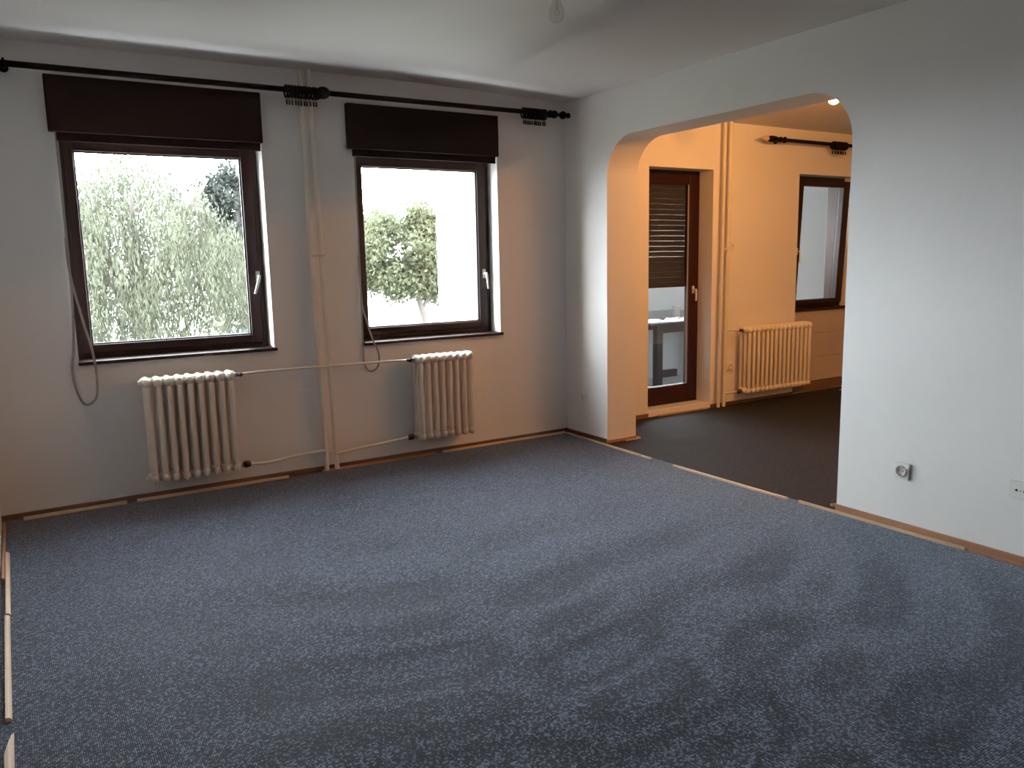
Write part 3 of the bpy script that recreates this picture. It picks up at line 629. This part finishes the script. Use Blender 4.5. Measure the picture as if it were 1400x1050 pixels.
# lower bush row under and beside it
def bush(name, x, y, h, w, n, label, m='leafw', blossoms=0):
    t = empty(name, (x, y, -3.0))
    for k in range(4):
        a = k*1.6; MB().tube([(0.1*math.cos(a), 0.1*math.sin(a), 0), (0.4*w*math.cos(a), 0.4*w*math.sin(a), h*0.6)], [0.05, 0.015], 6).build('stem', M['bark'], t)
    leaves(crown(n, (0, 0, h*0.55), (w, w*0.8, h*0.45), 60, 0.17), 0.075, 0.45, 'foliage', M[m], t)
    if blossoms: leaves(crown(blossoms, (0.15, -w*0.5, h*0.93), (w*0.35, 0.3, 0.12), 14, 0.06), 0.045, 0.8, 'blossoms', M['petal'], t)
    return tag(t, label, 'shrub')
bush('shrub', 1.05, 7.6, 3.15, 0.95, 5200, 'tall pale shrub outside the larger window, nearest its hinge side')
bush('flowering_shrub', 2.35, 5.6, 3.45, 0.7, 5200, 'tall shrub with a few red blossoms under the willow', 'leafw', 160)
bush('shrub', 3.55, 7.6, 3.5, 0.95, 4200, 'darker shrub outside the larger window near its handle', 'leafd')
t = empty('fir_tree', (8.1, 28.0, -3.0)); MB().tube([(0, 0, 0), (0, 0, 4.2), (0, 0, 8.0)], [0.24, 0.16, 0.04], 10).build('trunk', M['bark'], t)
leaves(crown(9000, (0.0, 0, 6.3), (1.35, 1.4, 2.2), 80, 0.20), 0.13, 0.4, 'foliage', M['leafd'], t); tag(t, 'dark tree with dense crown behind the willow', 'tree')
# loose tree with a forked trunk seen through the smaller window
t = empty('linden_tree', (20.6, 38.0, -3.0))
MB().tube([(0.6, 0, 0), (0.1, 0, 1.6), (-0.35, 0, 3.4), (-0.6, 0, 4.6)], [0.22, 0.17, 0.12, 0.06], 10).build('trunk', M['bark'], t)
MB().tube([(0.1, 0, 1.55), (0.9, 0.1, 2.6), (1.2, 0.1, 4.2)], [0.13, 0.10, 0.05], 8).build('branch', M['bark'], t)
MB().tube([(-0.1, 0, 2.4), (-1.4, 0.1, 3.4), (-2.0, 0.1, 4.2)], [0.10, 0.07, 0.04], 8).build('branch', M['bark'], t)
leaves(crown(18000, (-0.2, 0, 4.85), (3.5, 2.6, 2.6), 150, 0.34), 0.15, 0.5, 'foliage', M['leafl'], t)
tag(t, 'broad light green tree with forked trunk outside the smaller window', 'tree')
t = empty('linden_tree', (26.5, 47.0, -3.0)); limb_tree(t, 2.6, 0.2, 5, 1.4, 5.0)
leaves(crown(6500, (0, 0, 4.0), (2.4, 2.2, 2.4), 70, 0.3), 0.17, 0.5, 'foliage', M['leafl'], t)
tag(t, 'smaller light green tree half hidden by the white brick wing', 'tree')
t = empty('linden_tree', (19.6, 45.5, -3.0)); limb_tree(t, 2.4, 0.2, 5, 1.5, 5.0)
leaves(crown(7000, (0, 0, 4.6), (2.2, 2.0, 2.8), 70, 0.32), 0.16, 0.5, 'foliage', M['leafl'], t)
tag(t, 'light green tree at the hinge side of the smaller window, behind the forked one', 'tree')
t = empty('house', (14.0, 50.0, -3.0))
MB().box(-4.2, 3.0, -3, 3, 0, 4.9).build('wall', M['outer'], t); MB().add([(-4.6,-3.4,4.9),(3.4,-3.4,4.9),(3.4,3.4,4.9),(-4.6,3.4,4.9),(-4.6,0,6.3),(3.4,0,6.3)], [(0,1,5,4),(2,3,4,5),(0,4,3),(1,2,5),(0,3,2,1)]).build('roof', M['roof'], t)
for x in (-2.8, -0.6, 1.6):
    w_ = MB().box(x-.5, x+.5, -3.05, -2.98, 2.6, 3.9).build('window', M['dark'], t); MB().box(x-.42, x+.42, -3.07, -3.04, 2.68, 3.82).build('pane', M['glass'], w_)
tag(t, 'white house in the distance behind the willow', 'house')
